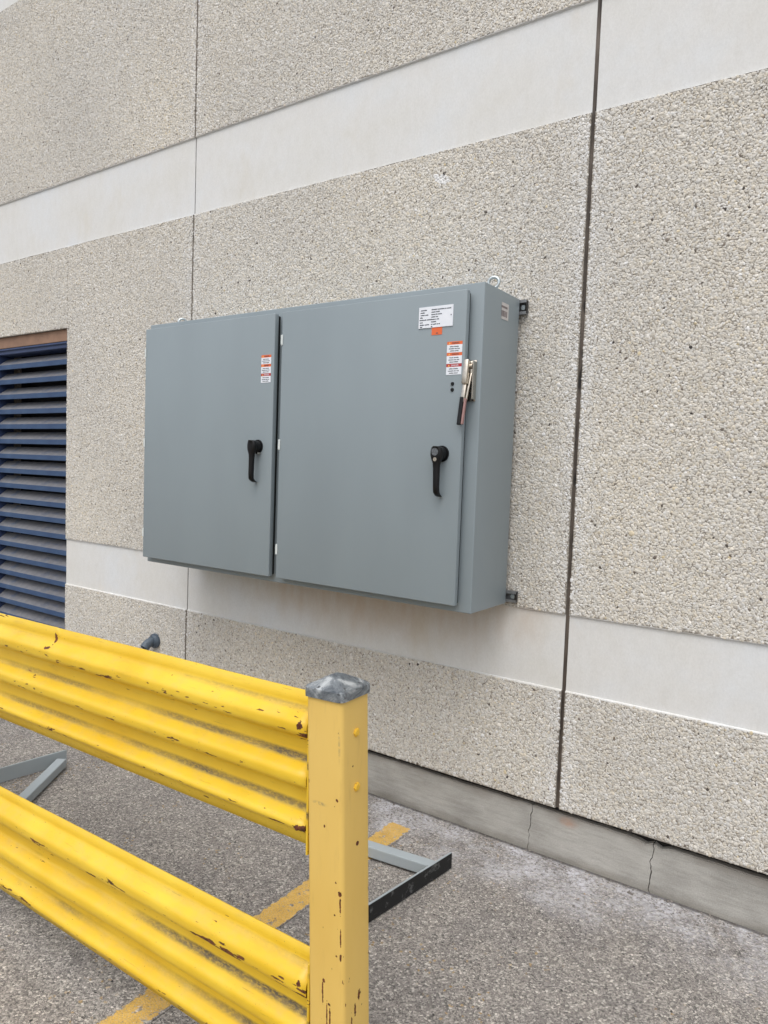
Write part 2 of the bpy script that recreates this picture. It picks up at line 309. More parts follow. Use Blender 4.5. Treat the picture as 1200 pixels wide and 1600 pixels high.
# ---------------------------------------------------------------- object helpers
def link(name, me, mat, parent=None, smooth=False, loc=None):
    o = bpy.data.objects.new(name, me); col.objects.link(o)
    if mat is not None:
        for mm in (mat if isinstance(mat, (list, tuple)) else [mat]): me.materials.append(mm)
    if smooth:
        for p_ in me.polygons: p_.use_smooth = True
    if parent: o.parent = parent
    if loc: o.location = loc
    return o
def mesh_of(bm, name='mesh'):
    bmesh.ops.recalc_face_normals(bm, faces=bm.faces)
    me = bpy.data.meshes.new(name); bm.to_mesh(me); bm.free(); return me
def tag(o, label=None, cat=None, group=None, kind=None):
    if label: o['label'] = label
    if cat: o['category'] = cat
    if group: o['group'] = group
    if kind: o['kind'] = kind
    return o
def empty(name, loc=(0, 0, 0)):
    o = bpy.data.objects.new(name, None); col.objects.link(o); o.location = loc; o.empty_display_size = 0.1; return o
def add_box(bm, x0, x1, y0, y1, z0, z1, bev=0.0, seg=2):
    vs = [bm.verts.new(p_) for p_ in ((x0, y0, z0), (x1, y0, z0), (x1, y1, z0), (x0, y1, z0), (x0, y0, z1), (x1, y0, z1), (x1, y1, z1), (x0, y1, z1))]
    fs = [bm.faces.new([vs[i] for i in f]) for f in ((3, 2, 1, 0), (4, 5, 6, 7), (0, 1, 5, 4), (1, 2, 6, 5), (2, 3, 7, 6), (3, 0, 4, 7))]
    if bev:
        es = list({e for f in fs for e in f.edges})
        bmesh.ops.bevel(bm, geom=es, offset=bev, segments=seg, affect='EDGES', profile=0.5)
def box(name, x0, x1, y0, y1, z0, z1, mat, parent=None, bev=0.0, seg=2):
    bm = bmesh.new(); add_box(bm, x0, x1, y0, y1, z0, z1, bev, seg); return link(name, mesh_of(bm, name), mat, parent)
def add_cyl(bm, p0, p1, r0_, r1_=None, n_=20, cap=True):
    p0 = Vector(p0); p1 = Vector(p1); r1_ = r0_ if r1_ is None else r1_
    q = (p1-p0).to_track_quat('Z', 'Y'); A = []; B = []
    for i in range(n_):
        a = 2*math.pi*i/n_; d = q @ Vector((math.cos(a), math.sin(a), 0))
        A.append(bm.verts.new(p0+d*r0_)); B.append(bm.verts.new(p1+d*r1_))
    for i in range(n_): bm.faces.new((A[i], A[(i+1) % n_], B[(i+1) % n_], B[i]))
    if cap: bm.faces.new(A[::-1]); bm.faces.new(B)
def extrude_poly(name, pts, y0, y1, mat, parent=None, bev=0.0):
    """outline in X-Z, front face at y0, back at y1; front edges eased by bev"""
    bm = bmesh.new(); fv = [bm.verts.new((x, y0, z)) for x, z in pts]; bv = [bm.verts.new((x, y1, z)) for x, z in pts]
    k = len(pts); f = bm.faces.new(fv); bm.faces.new(bv[::-1])
    for i in range(k): bm.faces.new((fv[i], bv[i], bv[(i+1) % k], fv[(i+1) % k]))
    bmesh.ops.recalc_face_normals(bm, faces=bm.faces)
    if bev: bmesh.ops.bevel(bm, geom=[e for e in f.edges], offset=bev, segments=2, affect='EDGES', profile=0.5)
    return link(name, mesh_of(bm, name), mat, parent)
def shade_by_angle(o, deg=35):
    me = o.data
    for p_ in me.polygons: p_.use_smooth = True
    me.set_sharp_from_angle(angle=math.radians(deg))

# ---------------------------------------------------------------- ground and painted line
bm = bmesh.new(); S_ = 150
bm.faces.new([bm.verts.new(p_) for p_ in ((-S_, -S_, 0), (S_, -S_, 0), (S_, 3, 0), (-S_, 3, 0))])
tag(link('ground', mesh_of(bm, 'ground'), M_asphalt), kind='structure')
bm = bmesh.new(); k = 40; L = []; R_ = []
for i in range(k+1):
    y = -5.2 + (5.2-0.15)*i/k
    L.append(bm.verts.new((-1.662+0.004*mnoise.noise((0, y*5, 0)), y, 0.003))); R_.append(bm.verts.new((-1.55+0.004*mnoise.noise((9, y*5, 0)), y, 0.003)))
for i in range(k): bm.faces.new((L[i], R_[i], R_[i+1], L[i+1]))
tag(link('painted_line', mesh_of(bm, 'painted_line'), M_paint), kind='structure')

# ---------------------------------------------------------------- precast wall
Z1, Z2, Z3, Z4, Z5, Z6, Z7, Z8 = 0.217, 0.693, 0.996, 2.903, 3.316, 4.64, 5.05, 6.3
LX0, LX1, LZ0, LZ1 = -5.40, -4.432, 0.30, 2.382          # louver opening
JL, JR = -3.210, -0.973
wall = empty('precast_wall', (0, 0, 0))
tag(wall, 'tall beige precast wall of pebble-faced panels with smooth pale bands', 'wall')

def pebble_points(rects, seed):
    g = np.random.default_rng(seed); P = []
    sp = 0.0079
    for (x0, x1, z0, z1) in rects:
        m_ = 0.004
        nx = int((x1-x0-2*m_)/sp); nz = int((z1-z0-2*m_)/(sp*0.866))
        ix, iz = np.meshgrid(np.arange(nx+1), np.arange(nz+1))
        x = x0+m_ + (ix + 0.5*(iz % 2))*sp + g.uniform(-0.31, 0.31, ix.shape)*sp
        z = z0+m_ + iz*sp*0.866 + g.uniform(-0.31, 0.31, ix.shape)*sp
        ok = (x > x0+m_) & (x < x1-m_) & (z > z0+m_) & (z < z1-m_) & (g.random(ix.shape) > 0.004)
        P.append(np.stack([x[ok], z[ok]], 1))
    P = np.concatenate(P); N = len(P)
    tone = np.clip(g.normal(0.63, 0.13, N), 0.2, 0.95); warm = np.clip(g.normal(0.30, 0.2, N), 0, 0.8)
    big = 0.03*np.sin(P[:, 0]*2.3+seed)*np.sin(P[:, 1]*1.7+2) + 0.03*np.sin(P[:, 0]*5.1+P[:, 1]*3.9)
    cl = np.sin(P[:, 0]*0.9+P[:, 1]*1.3)*np.sin(P[:, 0]*3.1-P[:, 1]*2.2+1)*0.12
    tone += big*0.9+cl*0.15; warm += big*1.6+cl*0.8
    dk = g.random(N) < 0.0035; tone[dk] = g.uniform(0.0, 0.14, dk.sum())
    oc = g.random(N) < 0.003; warm[oc] = g.uniform(0.9, 1.0, oc.sum())
    for jx, s in ((JR, 1.0), (JL, 0.6)):                # lime bloom beside the joints
        e = np.exp(-(np.abs(P[:, 0]-jx)/0.055)**1.5)*s
        tone += 0.18*e; warm -= 0.35*e
    sx, sz = P[:, 0]+1.625, P[:, 1]-2.785               # old patched fixing hole
    e = ((sx*0.75-sz*0.4)/0.035)**2+((sx*0.5+sz)/0.020)**2 < 1; tone[e] = 0.97; warm[e] = 0.1
    hole = (P[:, 0]+1.612)**2+(P[:, 1]-2.806)**2 < 0.007**2; tone[hole] = 0.0
    size = g.lognormal(0, 0.19, N)*0.0046
    asp = g.uniform(0.62, 0.95, N)
    scl = np.stack([size*1.22, g.uniform(0.27, 0.44, N)*size, size*asp*1.15], 1)
    rot = np.stack([g.normal(0, 0.16, N), g.uniform(0, 2*math.pi, N), g.normal(0, 0.16, N)], 1)
    y = g.normal(0.0, 0.0005, N)
    co = np.stack([P[:, 0], y, P[:, 1]], 1)
    return co, scl, rot, np.clip(tone, 0, 1), np.clip(warm, 0, 1)

def pebble_tree():
    t = bpy.data.node_groups.new('pebbles', 'GeometryNodeTree')
    t.interface.new_socket('Geometry', in_out='INPUT', socket_type='NodeSocketGeometry'); t.interface.new_socket('Geometry', in_out='OUTPUT', socket_type='NodeSocketGeometry')
    gi = t.nodes.new('NodeGroupInput'); go = t.nodes.new('NodeGroupOutput'); Lk = t.links.new
    gi2 = t.nodes.new('GeometryNodeGeometryToInstance')
    for i in range(5):
        s = t.nodes.new('GeometryNodeMeshIcoSphere'); s.inputs['Radius'].default_value = 1.0; s.inputs['Subdivisions'].default_value = 2
        nz = t.nodes.new('ShaderNodeTexNoise'); nz.noise_dimensions = '4D'; nz.inputs['W'].default_value = 7.3*i; nz.inputs['Scale'].default_value = 0.9; nz.inputs['Detail'].default_value = 1
        sub = t.nodes.new('ShaderNodeVectorMath'); sub.operation = 'SUBTRACT'; sub.inputs[1].default_value = (0.5, 0.5, 0.5); Lk(nz.outputs['Color'], sub.inputs[0])
        mul = t.nodes.new('ShaderNodeVectorMath'); mul.operation = 'SCALE'; mul.inputs['Scale'].default_value = 0.85; Lk(sub.outputs[0], mul.inputs[0])
        sp = t.nodes.new('GeometryNodeSetPosition'); Lk(s.outputs['Mesh'], sp.inputs['Geometry']); Lk(mul.outputs[0], sp.inputs['Offset'])
        sm = t.nodes.new('GeometryNodeSetShadeSmooth'); Lk(sp.outputs[0], sm.inputs[0])
        mt = t.nodes.new('GeometryNodeSetMaterial'); mt.inputs['Material'].default_value = M_pebble; Lk(sm.outputs[0], mt.inputs[0])
        Lk(mt.outputs[0], gi2.inputs[0])
    ip = t.nodes.new('GeometryNodeInstanceOnPoints'); Lk(gi.outputs[0], ip.inputs['Points']); Lk(gi2.outputs[0], ip.inputs['Instance'])
    ip.inputs['Pick Instance'].default_value = True
    for nm, sock in (('rot', 'Rotation'), ('scl', 'Scale')):
        a = t.nodes.new('GeometryNodeInputNamedAttribute'); a.data_type = 'FLOAT_VECTOR'; a.inputs[0].default_value = nm
        Lk([o for o in a.outputs if o.enabled][0], ip.inputs[sock])
    Lk(ip.outputs[0], go.inputs[0]); return t
PT = pebble_tree()
def pebbles(parent, rects, seed):
    co, scl, rot, tone, warm = pebble_points(rects, seed)
    me = bpy.data.meshes.new('pebbles'); me.vertices.add(len(co)); me.vertices.foreach_set('co', co.astype(np.float32).ravel())
    for nm, typ, arr in (('scl', 'FLOAT_VECTOR', scl), ('rot', 'FLOAT_VECTOR', rot), ('tone', 'FLOAT', tone), ('warm', 'FLOAT', warm)):
        a = me.attributes.new(nm, typ, 'POINT'); a.data.foreach_set('vector' if typ == 'FLOAT_VECTOR' else 'value', arr.astype(np.float32).ravel())
    me.update()
    o = link('aggregate_pebbles', me, M_pebble, parent); o['kind'] = 'stuff'
    md = o.modifiers.new('pebbles', 'NODES'); md.node_group = PT
    return len(co)

def rect(x0, x1, z0, z1): return [(x0, z0), (x1, z0), (x1, z1), (x0, z1)]
YF, YB, BAND = 0.0, 0.16, 0.008
npb = 0
def panel(x0, x1, peb, opening=False, seed=1):
    global npb
    M_face = M_matrix if peb else M_far
    if opening:
        outline = [(x0, Z1), (x1, Z1), (x1, Z8), (x0, Z8)]
        bm = bmesh.new()
        add_box(bm, x0, LX0, YB, YB+0.06, Z1, LZ1); add_box(bm, LX1, x1, YB, YB+0.06, Z1, LZ1); add_box(bm, x0, x1, YB, YB+0.06, LZ1+0.0005, Z8)
        pn = link('panel', mesh_of(bm, 'panel'), M_matrix, wall)
        extrude_poly('aggregate_face', [(x0, Z1), (x1, Z1), (x1, Z2), (LX1, Z2), (LX1, LZ0), (LX0, LZ0), (LX0, Z2), (x0, Z2)], YF, YB, M_face, pn)
        extrude_poly('aggregate_face', [(x0, Z3), (LX0, Z3), (LX0, LZ1), (LX1, LZ1), (LX1, Z3), (x1, Z3), (x1, Z4), (x0, Z4)], YF, YB, M_face, pn)
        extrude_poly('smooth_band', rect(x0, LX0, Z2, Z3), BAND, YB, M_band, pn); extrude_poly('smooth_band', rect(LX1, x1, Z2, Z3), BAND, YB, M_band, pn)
        rects = [(x0, LX0, Z1, Z2), (LX1, x1, Z1, Z2), (LX0, LX1, Z1, LZ0), (x0, LX0, Z3, Z4), (LX1, x1, Z3, Z4), (LX0-0.004, LX1+0.004, LZ1, Z4)]
    else:
        pn = box('panel', x0, x1, YB, YB+0.06, Z1, Z8, M_face, wall)
        extrude_poly('aggregate_face', rect(x0, x1, Z1, Z2), YF, YB, M_face, pn)
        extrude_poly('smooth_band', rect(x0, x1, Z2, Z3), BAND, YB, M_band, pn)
        extrude_poly('aggregate_face', rect(x0, x1, Z3, Z4), YF, YB, M_face, pn)
        rects = [(x0, x1, Z1, Z2), (x0, x1, Z3, Z4)]
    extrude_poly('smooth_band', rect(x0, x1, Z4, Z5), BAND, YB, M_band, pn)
    extrude_poly('aggregate_face', rect(x0, x1, Z5, Z6), YF, YB, M_face, pn)
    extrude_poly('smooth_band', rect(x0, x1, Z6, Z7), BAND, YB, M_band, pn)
    extrude_poly('aggregate_face', rect(x0, x1, Z7, Z8), YF, YB, M_far, pn)
    rects.append((x0, x1, Z5, Z6))
    # smooth cast lip along the field edges beside each band
    bm = bmesh.new()
    spans = [(x0, LX0), (LX1, x1)] if opening else [(x0, x1)]
    for (z, up_) in ((Z2, -1), (Z3, 1), (Z4, -1), (Z5, 1), (Z6, -1)):
        for (a, b) in (spans if z in (Z2, Z3) else [(x0, x1)]):
            k = max(4, int((b-a)/0.03))
            prev = None
            for i in range(k+1):
                x = a+(b-a)*i/k; t_ = max(0.0008, 0.0030+0.0026*mnoise.noise((x*2.3, z*7, 3))+0.0014*mnoise.noise((x*14, z*7, 0))+0.0010*mnoise.noise((x*45, z*7, 0)))
                yf = -0.0012+0.0008*mnoise.noise((x*30, z*3, 5))
                q = [bm.verts.new((x, yf, z+up_*t_)), bm.verts.new((x, yf+0.001, z+up_*0.0004)), bm.verts.new((x, BAND+0.002, z-up_*0.0035))]
                if prev:
                    for j in range(2): bm.faces.new((prev[j], q[j], q[j+1], prev[j+1]))
                prev = q
    link('cast_lip', mesh_of(bm, 'cast_lip'), M_band, pn)
    if peb:
        if peb != 1: rects = [(max(a, peb[0]), min(b, peb[1]), c_, d_) for a, b, c_, d_ in rects if min(b, peb[1]) > max(a, peb[0])]
        npb += pebbles(pn, rects, seed)
    return pn
GL, GR = 0.0036, 0.0080                                 # half joint widths
panel(-8.4, -6.14, None)
panel(-6.13, JL-GL, 1, True, seed=3)
panel(JL+GL, JR-GR, 1, False, seed=4)
panel(JR+GR, 1.25, 1, False, seed=5)
panel(1.27, 3.5, None)
box('panel_joint', -6.14, -6.13, 0.03, 0.15, Z1, Z8, M_seal, wall)
box('panel_joint', 1.25, 1.27, 0.03, 0.15, Z1, Z8, M_seal, wall)
def joint(x, hw, yf, mat):
    bm = bmesh.new(); k = 260; prev = None
    for i in range(k+1):
        z = Z1+(Z8-Z1)*i/k
        d = 0.0022*mnoise.noise((x*3, 0, z*22))+0.0015*mnoise.noise((x*3, 4, z*70))
        q = [bm.verts.new((x-hw-0.002, yf+d*0.4-0.001, z)), bm.verts.new((x-hw*0.45, yf+0.0035+d, z)), bm.verts.new((x+hw*0.45, yf+0.0035+d, z)), bm.verts.new((x+hw+0.002, yf+d*0.4-0.001, z))]
        if prev:
            for j in range(3): bm.faces.new((prev[j], q[j], q[j+1], prev[j+1]))
        prev = q
    return link('panel_joint', mesh_of(bm, 'panel_joint'), mat, wall, smooth=True)
joint(JR, GR, 0.010, M_seal); joint(JL, GL, 0.012, M_dark)
box('parapet_coping', -8.45, 3.55, -0.03, 0.30, Z8, Z8+0.10, M_band, wall, 0.01)
box('base_gap', -8.4, 3.5, 0.045, 0.15, 0.15, Z1-0.0005, M_dark, wall)

# ---------------------------------------------------------------- kerb with two cracks
kerb = empty('kerb'); tag(kerb, kind='structure')
def crack(xb, xt, seed):
    return [(xb+(xt-xb)*i/27+0.007*mnoise.noise((seed, i*0.3, 0))+0.006*mnoise.noise((seed, i*0.83, 4)), -0.05+0.24*i/27) for i in range(28)]
cr = [crack(-1.101, -1.082, 3.1), crack(-0.613, -0.607, 8.4)]
def kerb_seg(left, right):
    pts = left + right[::-1]
    # outline anticlockwise: left side down, bottom, right side up
    bm = bmesh.new(); Lv = []
    (xl, _), (xr, _) = left[-1], right[-1]; k_ = int((xr-xl)/0.025)
    tp = [(xr+(xl-xr)*i/k_, 0.190+0.0035*mnoise.noise((i*0.31, xl, 2))+0.0025*mnoise.noise((i*1.1, xl, 7))-0.016*math.exp(-((xr+(xl-xr)*i/k_+0.60)/0.045)**2)) for i in range(1, k_)]
    pts = [p_ for p_ in left[::-1]] + right + tp
    f_ = [bm.verts.new((x, 0.018, z)) for x, z in pts]; b_ = [bm.verts.new((x, 0.20, z)) for x, z in pts]; k = len(pts)
    ff = bm.faces.new(f_); bm.faces.new(b_[::-1])
    for i in range(k): bm.faces.new((f_[i], b_[i], b_[(i+1) % k], f_[(i+1) % k]))
    bmesh.ops.recalc_face_normals(bm, faces=bm.faces)
    bmesh.ops.bevel(bm, geom=[e for e in ff.edges if min(e.verts[0].co.z, e.verts[1].co.z) > 0.160 and abs(e.verts[0].co.x-e.verts[1].co.x) > 0.01], offset=0.004, segments=2, affect='EDGES')
    link('kerb_length', mesh_of(bm, 'kerb_length'), M_kerb, kerb)
sh = lambda c_, d: [(x+d*(1+0.7*mnoise.noise((x*40, z*30, 0))), z) for x, z in c_]
kerb_seg([(-8.4, -0.05), (-8.4, 0.190)], sh(cr[0], -0.0013))
kerb_seg(sh(cr[0], 0.0013), sh(cr[1], -0.0016))
kerb_seg(sh(cr[1], 0.0016), [(3.5, -0.05), (3.5, 0.190)])

# ---------------------------------------------------------------- louver
lv = empty('wall_louver', (LX0, 0, LZ0))
tag(lv, 'blue metal ventilation louver with dusty slats set in the wall', 'louver')
ox, oz = LX0, LZ0
def lbox(name, x0, x1, y0, y1, z0, z1, mat, parent=lv, bev=0.0): return box(name, x0-ox, x1-ox, y0, y1, z0-oz, z1-oz, mat, parent, bev)
lbox('head_board', LX0+0.001, LX1-0.001, 0.020, 0.14, 2.305, LZ1-0.001, M_brown, bev=0.002)
lbox('head_frame', LX0+0.001, LX1-0.001, 0.026, 0.15, 2.262, 2.304, M_bluef, bev=0.003)
lbox('head_trim', LX0+0.001, LX1-0.001, 0.014, 0.0255, 2.288, 2.300, M_bluef, bev=0.002)
lbox('jamb', LX0+0.001, LX0+0.028, 0.026, 0.15, LZ0+0.031, 2.2615, M_bluef, bev=0.003)
lbox('jamb', LX1-0.028, LX1-0.001, 0.026, 0.15, LZ0+0.031, 2.2615, M_bluef, bev=0.003)
lbox('sill', LX0+0.001, LX1-0.001, 0.010, 0.15, LZ0+0.001, LZ0+0.030, M_bluef, bev=0.003)
lbox('duct_back', LX0-0.03, LX1+0.03, 0.3002, 0.32, LZ0-0.03, LZ1+0.03, M_duct)
for nm, a in (('duct_side', (LX0-0.02, LX0, 0.22, 0.30, LZ0, LZ1)), ('duct_side', (LX1, LX1+0.02, 0.22, 0.30, LZ0, LZ1)), ('duct_side', (LX0, LX1, 0.22, 0.30, LZ1, LZ1+0.02)), ('duct_side', (LX0, LX1, 0.22, 0.30, LZ0-0.02, LZ0))): lbox(nm, *a, M_duct)
bm = bmesh.new()                                    # slat section (y, z): drip lip, sloping blade, back upstand
sec = [(0.030, 0.0), (0.030, 0.032), (0.034, 0.035), (0.100, 0.086), (0.1015, 0.0835), (0.0355, 0.031), (0.0345, 0.0), (0.0325, -0.002)]
xa, xb = LX0+0.0285-ox, LX1-0.0285-ox
A = [bm.verts.new((xa, y, z)) for y, z in sec]; B = [bm.verts.new((xb, y, z)) for y, z in sec]
for i in range(len(sec)): bm.faces.new((A[i], B[i], B[(i+1) % len(sec)], A[(i+1) % len(sec)]))
bm.faces.new(A[::-1]); bm.faces.new(B)
slat_me = mesh_of(bm, 'slat'); slat_me.materials.append(M_slat)
for i in range(18):
    z = 2.156-0.1067*i
    if z < LZ0+0.02: break
    o = bpy.data.objects.new('slat', slat_me); col.objects.link(o); o.parent = lv; o.location = (0, 0, z-oz)
    o.rotation_euler = (rnd.uniform(-0.012, 0.012), rnd.uniform(-0.0015, 0.0015), 0)

# ---------------------------------------------------------------- electrical enclosure
BX0, BX1, BZ0, BZ1, BYF, BYB = -3.128, -1.2215, 1.0122, 2.2314, -0.3332, -0.030
en = empty('electrical_enclosure', (BX0, 0, BZ0))
tag(en, 'grey two-door steel electrical enclosure hung on the pebble wall', 'electrical box')
def E(name, x0, x1, y0, y1, z0, z1, mat, parent=en, bev=0.0, seg=2):
    return box(name, x0-BX0, x1-BX0, y0, y1, z0-BZ0, z1-BZ0, mat, parent, bev, seg)
def ET(p_): return (p_[0]-BX0, p_[1], p_[2]-BZ0)
bd = E('body', BX0, BX1, BYF, BYB, BZ0, BZ1, M_encl, bev=0.004, seg=3); shade_by_angle(bd)
DY0, DY1 = -0.3785, -0.3530
DOOR = True                                          # door-mounted things were measured on a plane 15 mm further back
def ET(p_): return ((p_[0]*0.9934 if DOOR else p_[0])-BX0, p_[1], (1.5467+(p_[2]-1.5467)*0.9934 if DOOR else p_[2])-BZ0)
def E(name, x0, x1, y0, y1, z0, z1, mat, parent=en, bev=0.0, seg=2):
    a, b = ET((x0, y0, z0)), ET((x1, y1, z1)); return box(name, a[0], b[0], a[1], b[1], a[2], b[2], mat, parent, bev, seg)
doors = {}
for key, (x0, x1) in {'left': (-3.1262, -2.2275), 'right': (-2.1845, -1.2765)}.items():
    d = E('door', x0, x1, DY0, DY1, 1.0385, 2.2045, M_encl, bev=0.0035, seg=3); shade_by_angle(d); doors[key] = d
    E('gasket', x0+0.010, x1-0.010, DY1+0.0001, BYF-0.0002, 1.0445, 2.1985, M_gasket, d)
    for hz in (2.085, 1.630, 1.166):
        bm = bmesh.new(); add_cyl(bm, ET((x0-0.004, DY0+0.012, hz-0.024)), ET((x0-0.004, DY0+0.012, hz+0.024)), 0.0068, n_=12)
        add_box(bm, *sum(zip(ET((x0-0.004, DY0-0.0030, hz-0.022)), ET((x0+0.008, DY0-0.0004, hz+0.022))), ()), 0.001, 1)
        link('hinge', mesh_of(bm, 'hinge'), M_hinge, d)

def lever_handle(door, x, z, tip_dx, lock):
    # boss standing off the door, lever falling from it with a kicked-back foot
    y = DY0
    bm = bmesh.new()
    add_cyl(bm, ET((x, y+0.001, z)), ET((x, y-0.006, z)), 0.031, 0.030, 32); add_cyl(bm, ET((x, y-0.006, z)), ET((x, y-0.030, z)), 0.026, 0.023, 32)
    secs = [(0.030, -0.004, 0.013), (0.024, -0.0, 0.022), (0.010, 0, 0.0262), (-0.006, 0, 0.0262), (-0.022, 0, 0.0225), (-0.040, 0, 0.0165), (-0.060, 0, 0.0140), (-0.100, 0, 0.0130), (-0.140, 0, 0.0125), (-0.163, 0.002, 0.0125), (-0.172, 0.008, 0.0122), (-0.180, 0.019, 0.0115), (-0.183, 0.026, 0.0100)]
    rings = []
    for (dz, dy, hw) in secs:
        dz *= 0.88; hw *= 0.93
        t_ = 0.0105 if dz < -0.03 else 0.014
        yc = y-0.037+dy; cx = x+tip_dx*max(0, -dz)/0.18
        ring = []
        for i in range(14):
            a = 2*math.pi*i/14; ca, sa = math.cos(a), math.sin(a)
            ring.append(bm.verts.new(ET((cx+hw*math.copysign(abs(ca)**0.7, ca), yc+t_*math.copysign(abs(sa)**0.7, sa), z+dz))))
        rings.append(ring)
    for a, b in zip(rings, rings[1:]):
        for i in range(14): bm.faces.new((a[i], a[(i+1) % 14], b[(i+1) % 14], b[i]))
    bm.faces.new(rings[0]); bm.faces.new(rings[-1][::-1])
    h = link('handle', mesh_of(bm, 'handle'), M_black, door, smooth=True); shade_by_angle(h, 50)
    bm = bmesh.new()
    if lock:
        add_cyl(bm, ET((x+0.002, y-0.0500, z-0.022)), ET((x+0.002, y-0.0535, z-0.022)), 0.0075, n_=18)
    else:
        add_cyl(bm, ET((x+0.016, y-0.004, z-0.030)), ET((x+0.016, y-0.024, z-0.030)), 0.0055, n_=16)
    link('lock_barrel', mesh_of(bm, 'lock_barrel'), M_nickel, door)
    if lock:
        bm = bmesh.new(); add_cyl(bm, ET((x-0.001, y-0.0500, z+0.006)), ET((x-0.001, y-0.0518, z+0.006)), 0.014, n_=22)
        link('maker_badge', mesh_of(bm, 'maker_badge'), M_badge, door)
M_badge = simple('badge_grey', lin(92, 96, 100), 0.35, var=0.5, scale=140)
lever_handle(doors['left'], -2.312, 1.620, -0.004, False)
lever_handle(doors['right'], -1.356, 1.605, 0.004, True)

def label_plate(door, x0, x1, z0, z1, mat=None, y=DY0, t_=0.0012, name='label'):
    return E(name, x0, x1, y-t_, y-0.0001, z0, z1, mat or M_white, door)
def words(parent, x0, z, widths, h_, y, mat=None, gap=0.0022):
    """a printed line: one thin stroke block per word, letters broken by nicks"""
    bm = bmesh.new(); x = x0
    for wd in widths:
        xe = x+wd
        while x < xe-1e-6:
            lw = min(rnd.uniform(0.0011, 0.0019), xe-x); hh = h_*rnd.choice((0.72, 0.72, 0.8, 1.0))
            if lw > 0.0005: add_box(bm, *sum(zip(ET((x, y-0.0004, z)), ET((x+lw*0.86, y, z+hh))), ()))
            x += lw
        x += gap
    return link('print_line', mesh_of(bm, 'print_line'), mat or M_ink, parent)
def text_line(parent, s, xc, z, h_, y, mat, maxw=None):
    cu = bpy.data.curves.new('text', 'FONT'); cu.body = s; cu.size = h_*1.4; cu.align_x = 'CENTER'; cu.extrude = 0.0002; cu.resolution_u = 2
    to = bpy.data.objects.new('text', cu); col.objects.link(to)
    dg = bpy.context.evaluated_depsgraph_get(); me = bpy.data.meshes.new_from_object(to.evaluated_get(dg))
    bpy.data.objects.remove(to); bpy.data.curves.remove(cu)
    me.transform(Matrix.Rotation(math.radians(90), 4, 'X'))
    xs = [v_.co.x for v_ in me.vertices]; wd = max(xs)-min(xs)
    if maxw and wd > maxw: me.transform(Matrix.Scale(maxw/wd, 4, (1, 0, 0)))
    me.materials.clear()
    return link('lettering', me, mat, parent, loc=ET((xc, y-0.0003, z)))
YL = DY0-0.0012
# data plate with two columns of small print
dp = label_plate(doors['right'], -1.479, -1.331, 2.0765, 2.1545, t_=0.0030, name='data_plate'); yp = DY0-0.0030
rowz = [2.1405, 2.1315, 2.1225, 2.1135, 2.1045, 2.0955, 2.0865, 2.0785]
leftw = [[.027], [.019], [.018, .014], [.012], [.030, .019], [.013], [.019, .019], [.010]]
rightw = [[.024, .030, .006, .018], [.018, .016], [.018, .006, .017], [.018, .009], [.016, .004, .010], [.022], [.006, .014, .006, .006], [.006]]
offs = [.008, .007, .008, .006, .004, .006, .006, .007]
for z, a, b, o_ in zip(rowz, leftw, rightw, offs):
    words(doors['right'], -1.479+o_, z, a, 0.0042, yp-0.0001); words(doors['right'], -1.424, z, b, 0.0042, yp-0.0001)
bm = bmesh.new(); add_cyl(bm, ET((-1.3385, yp+0.0005, 2.117)), ET((-1.3385, yp-0.0012, 2.117)), 0.0022, n_=10); link('rivet', mesh_of(bm, 'rivet'), M_ink, doors['right'])
label_plate(doors['right'], -1.421, -1.376, 2.0485, 2.0762, M_orange, name='orange_sticker'); words(doors['right'], -1.402, 2.053, [.009], 0.004, YL-0.0001)
def warning(door, x0, x1, ztop):
    H = 0.122; hd = 0.0115; sec_ = H/3
    for i, (mat, s, ic) in enumerate(((M_orange, 'WARNING', M_ink), (M_orange, 'WARNING', M_ink), (M_red, 'DANGER', M_white))):
        zt = ztop-sec_*i
        lb = label_plate(door, x0, x1, zt-sec_+0.0006, zt-hd, name='warning_label'); label_plate(door, x0, x1, zt-hd, zt, mat, name='warning_header')
        text_line(door, s, (x0+x1)/2+0.004, zt-hd+0.0028, 0.0062, YL-0.0001, ic, 0.030)
        bm = bmesh.new(); a = x0+0.006; zz = zt-hd+0.0022
        f_ = [bm.verts.new(ET((a+dx, YL-0.0004, zz+dz))) for dx, dz in ((0, 0), (0.009, 0), (0.0045, 0.0078))]
        bm.faces.new(f_); link('hazard_triangle', mesh_of(bm, 'hazard_triangle'), M_htri, door)
        for j, ws in enumerate(([.016, .020], [.022, .010, .010], [.018, .016])):
            tot = sum(ws)+0.002*len(ws); words(door, (x0+x1)/2-tot/2, zt-hd-0.0085-0.0078*j, ws, 0.0034, YL-0.0001, gap=0.002)
M_htri = simple('hazard_yellow', lin(236, 176, 90), 0.4, var=0.03)
warning(doors['right'], -1.3515, -1.2875, 2.0185)
warning(doors['left'], -2.3035, -2.2445, 2.0255)
for z in (1.8635, 1.8420):
    bm = bmesh.new(); add_cyl(bm, ET((-1.3225, DY0+0.001, z)), ET((-1.3225, DY0-0.004, z)), 0.0074, 0.0060, 16); link('plug', mesh_of(bm, 'plug'), M_black, doors['right'], smooth=False)
# body sticker with bar code
DOOR = False
E('serial_sticker', BX1+0.0001, BX1+0.0012, -0.190, -0.131, 2.126, 2.188, M_silver, bd)
bm = bmesh.new(); xx = BX1+0.0013
add_box(bm, *sum(zip(ET((xx, -0.194, 2.168)), ET((xx+0.0003, -0.142, 2.176))), ()))
y = -0.193
while y < -0.144:
    wd = rnd.choice((0.0012, 0.002, 0.003)); add_box(bm, *sum(zip(ET((xx, y, 2.136)), ET((xx+0.0003, y+wd, 2.158))), ())); y += wd+rnd.choice((0.0012, 0.002))
link('bar_code', mesh_of(bm, 'bar_code'), simple('sticker_print', lin(124, 114, 114), 0.5), bd)
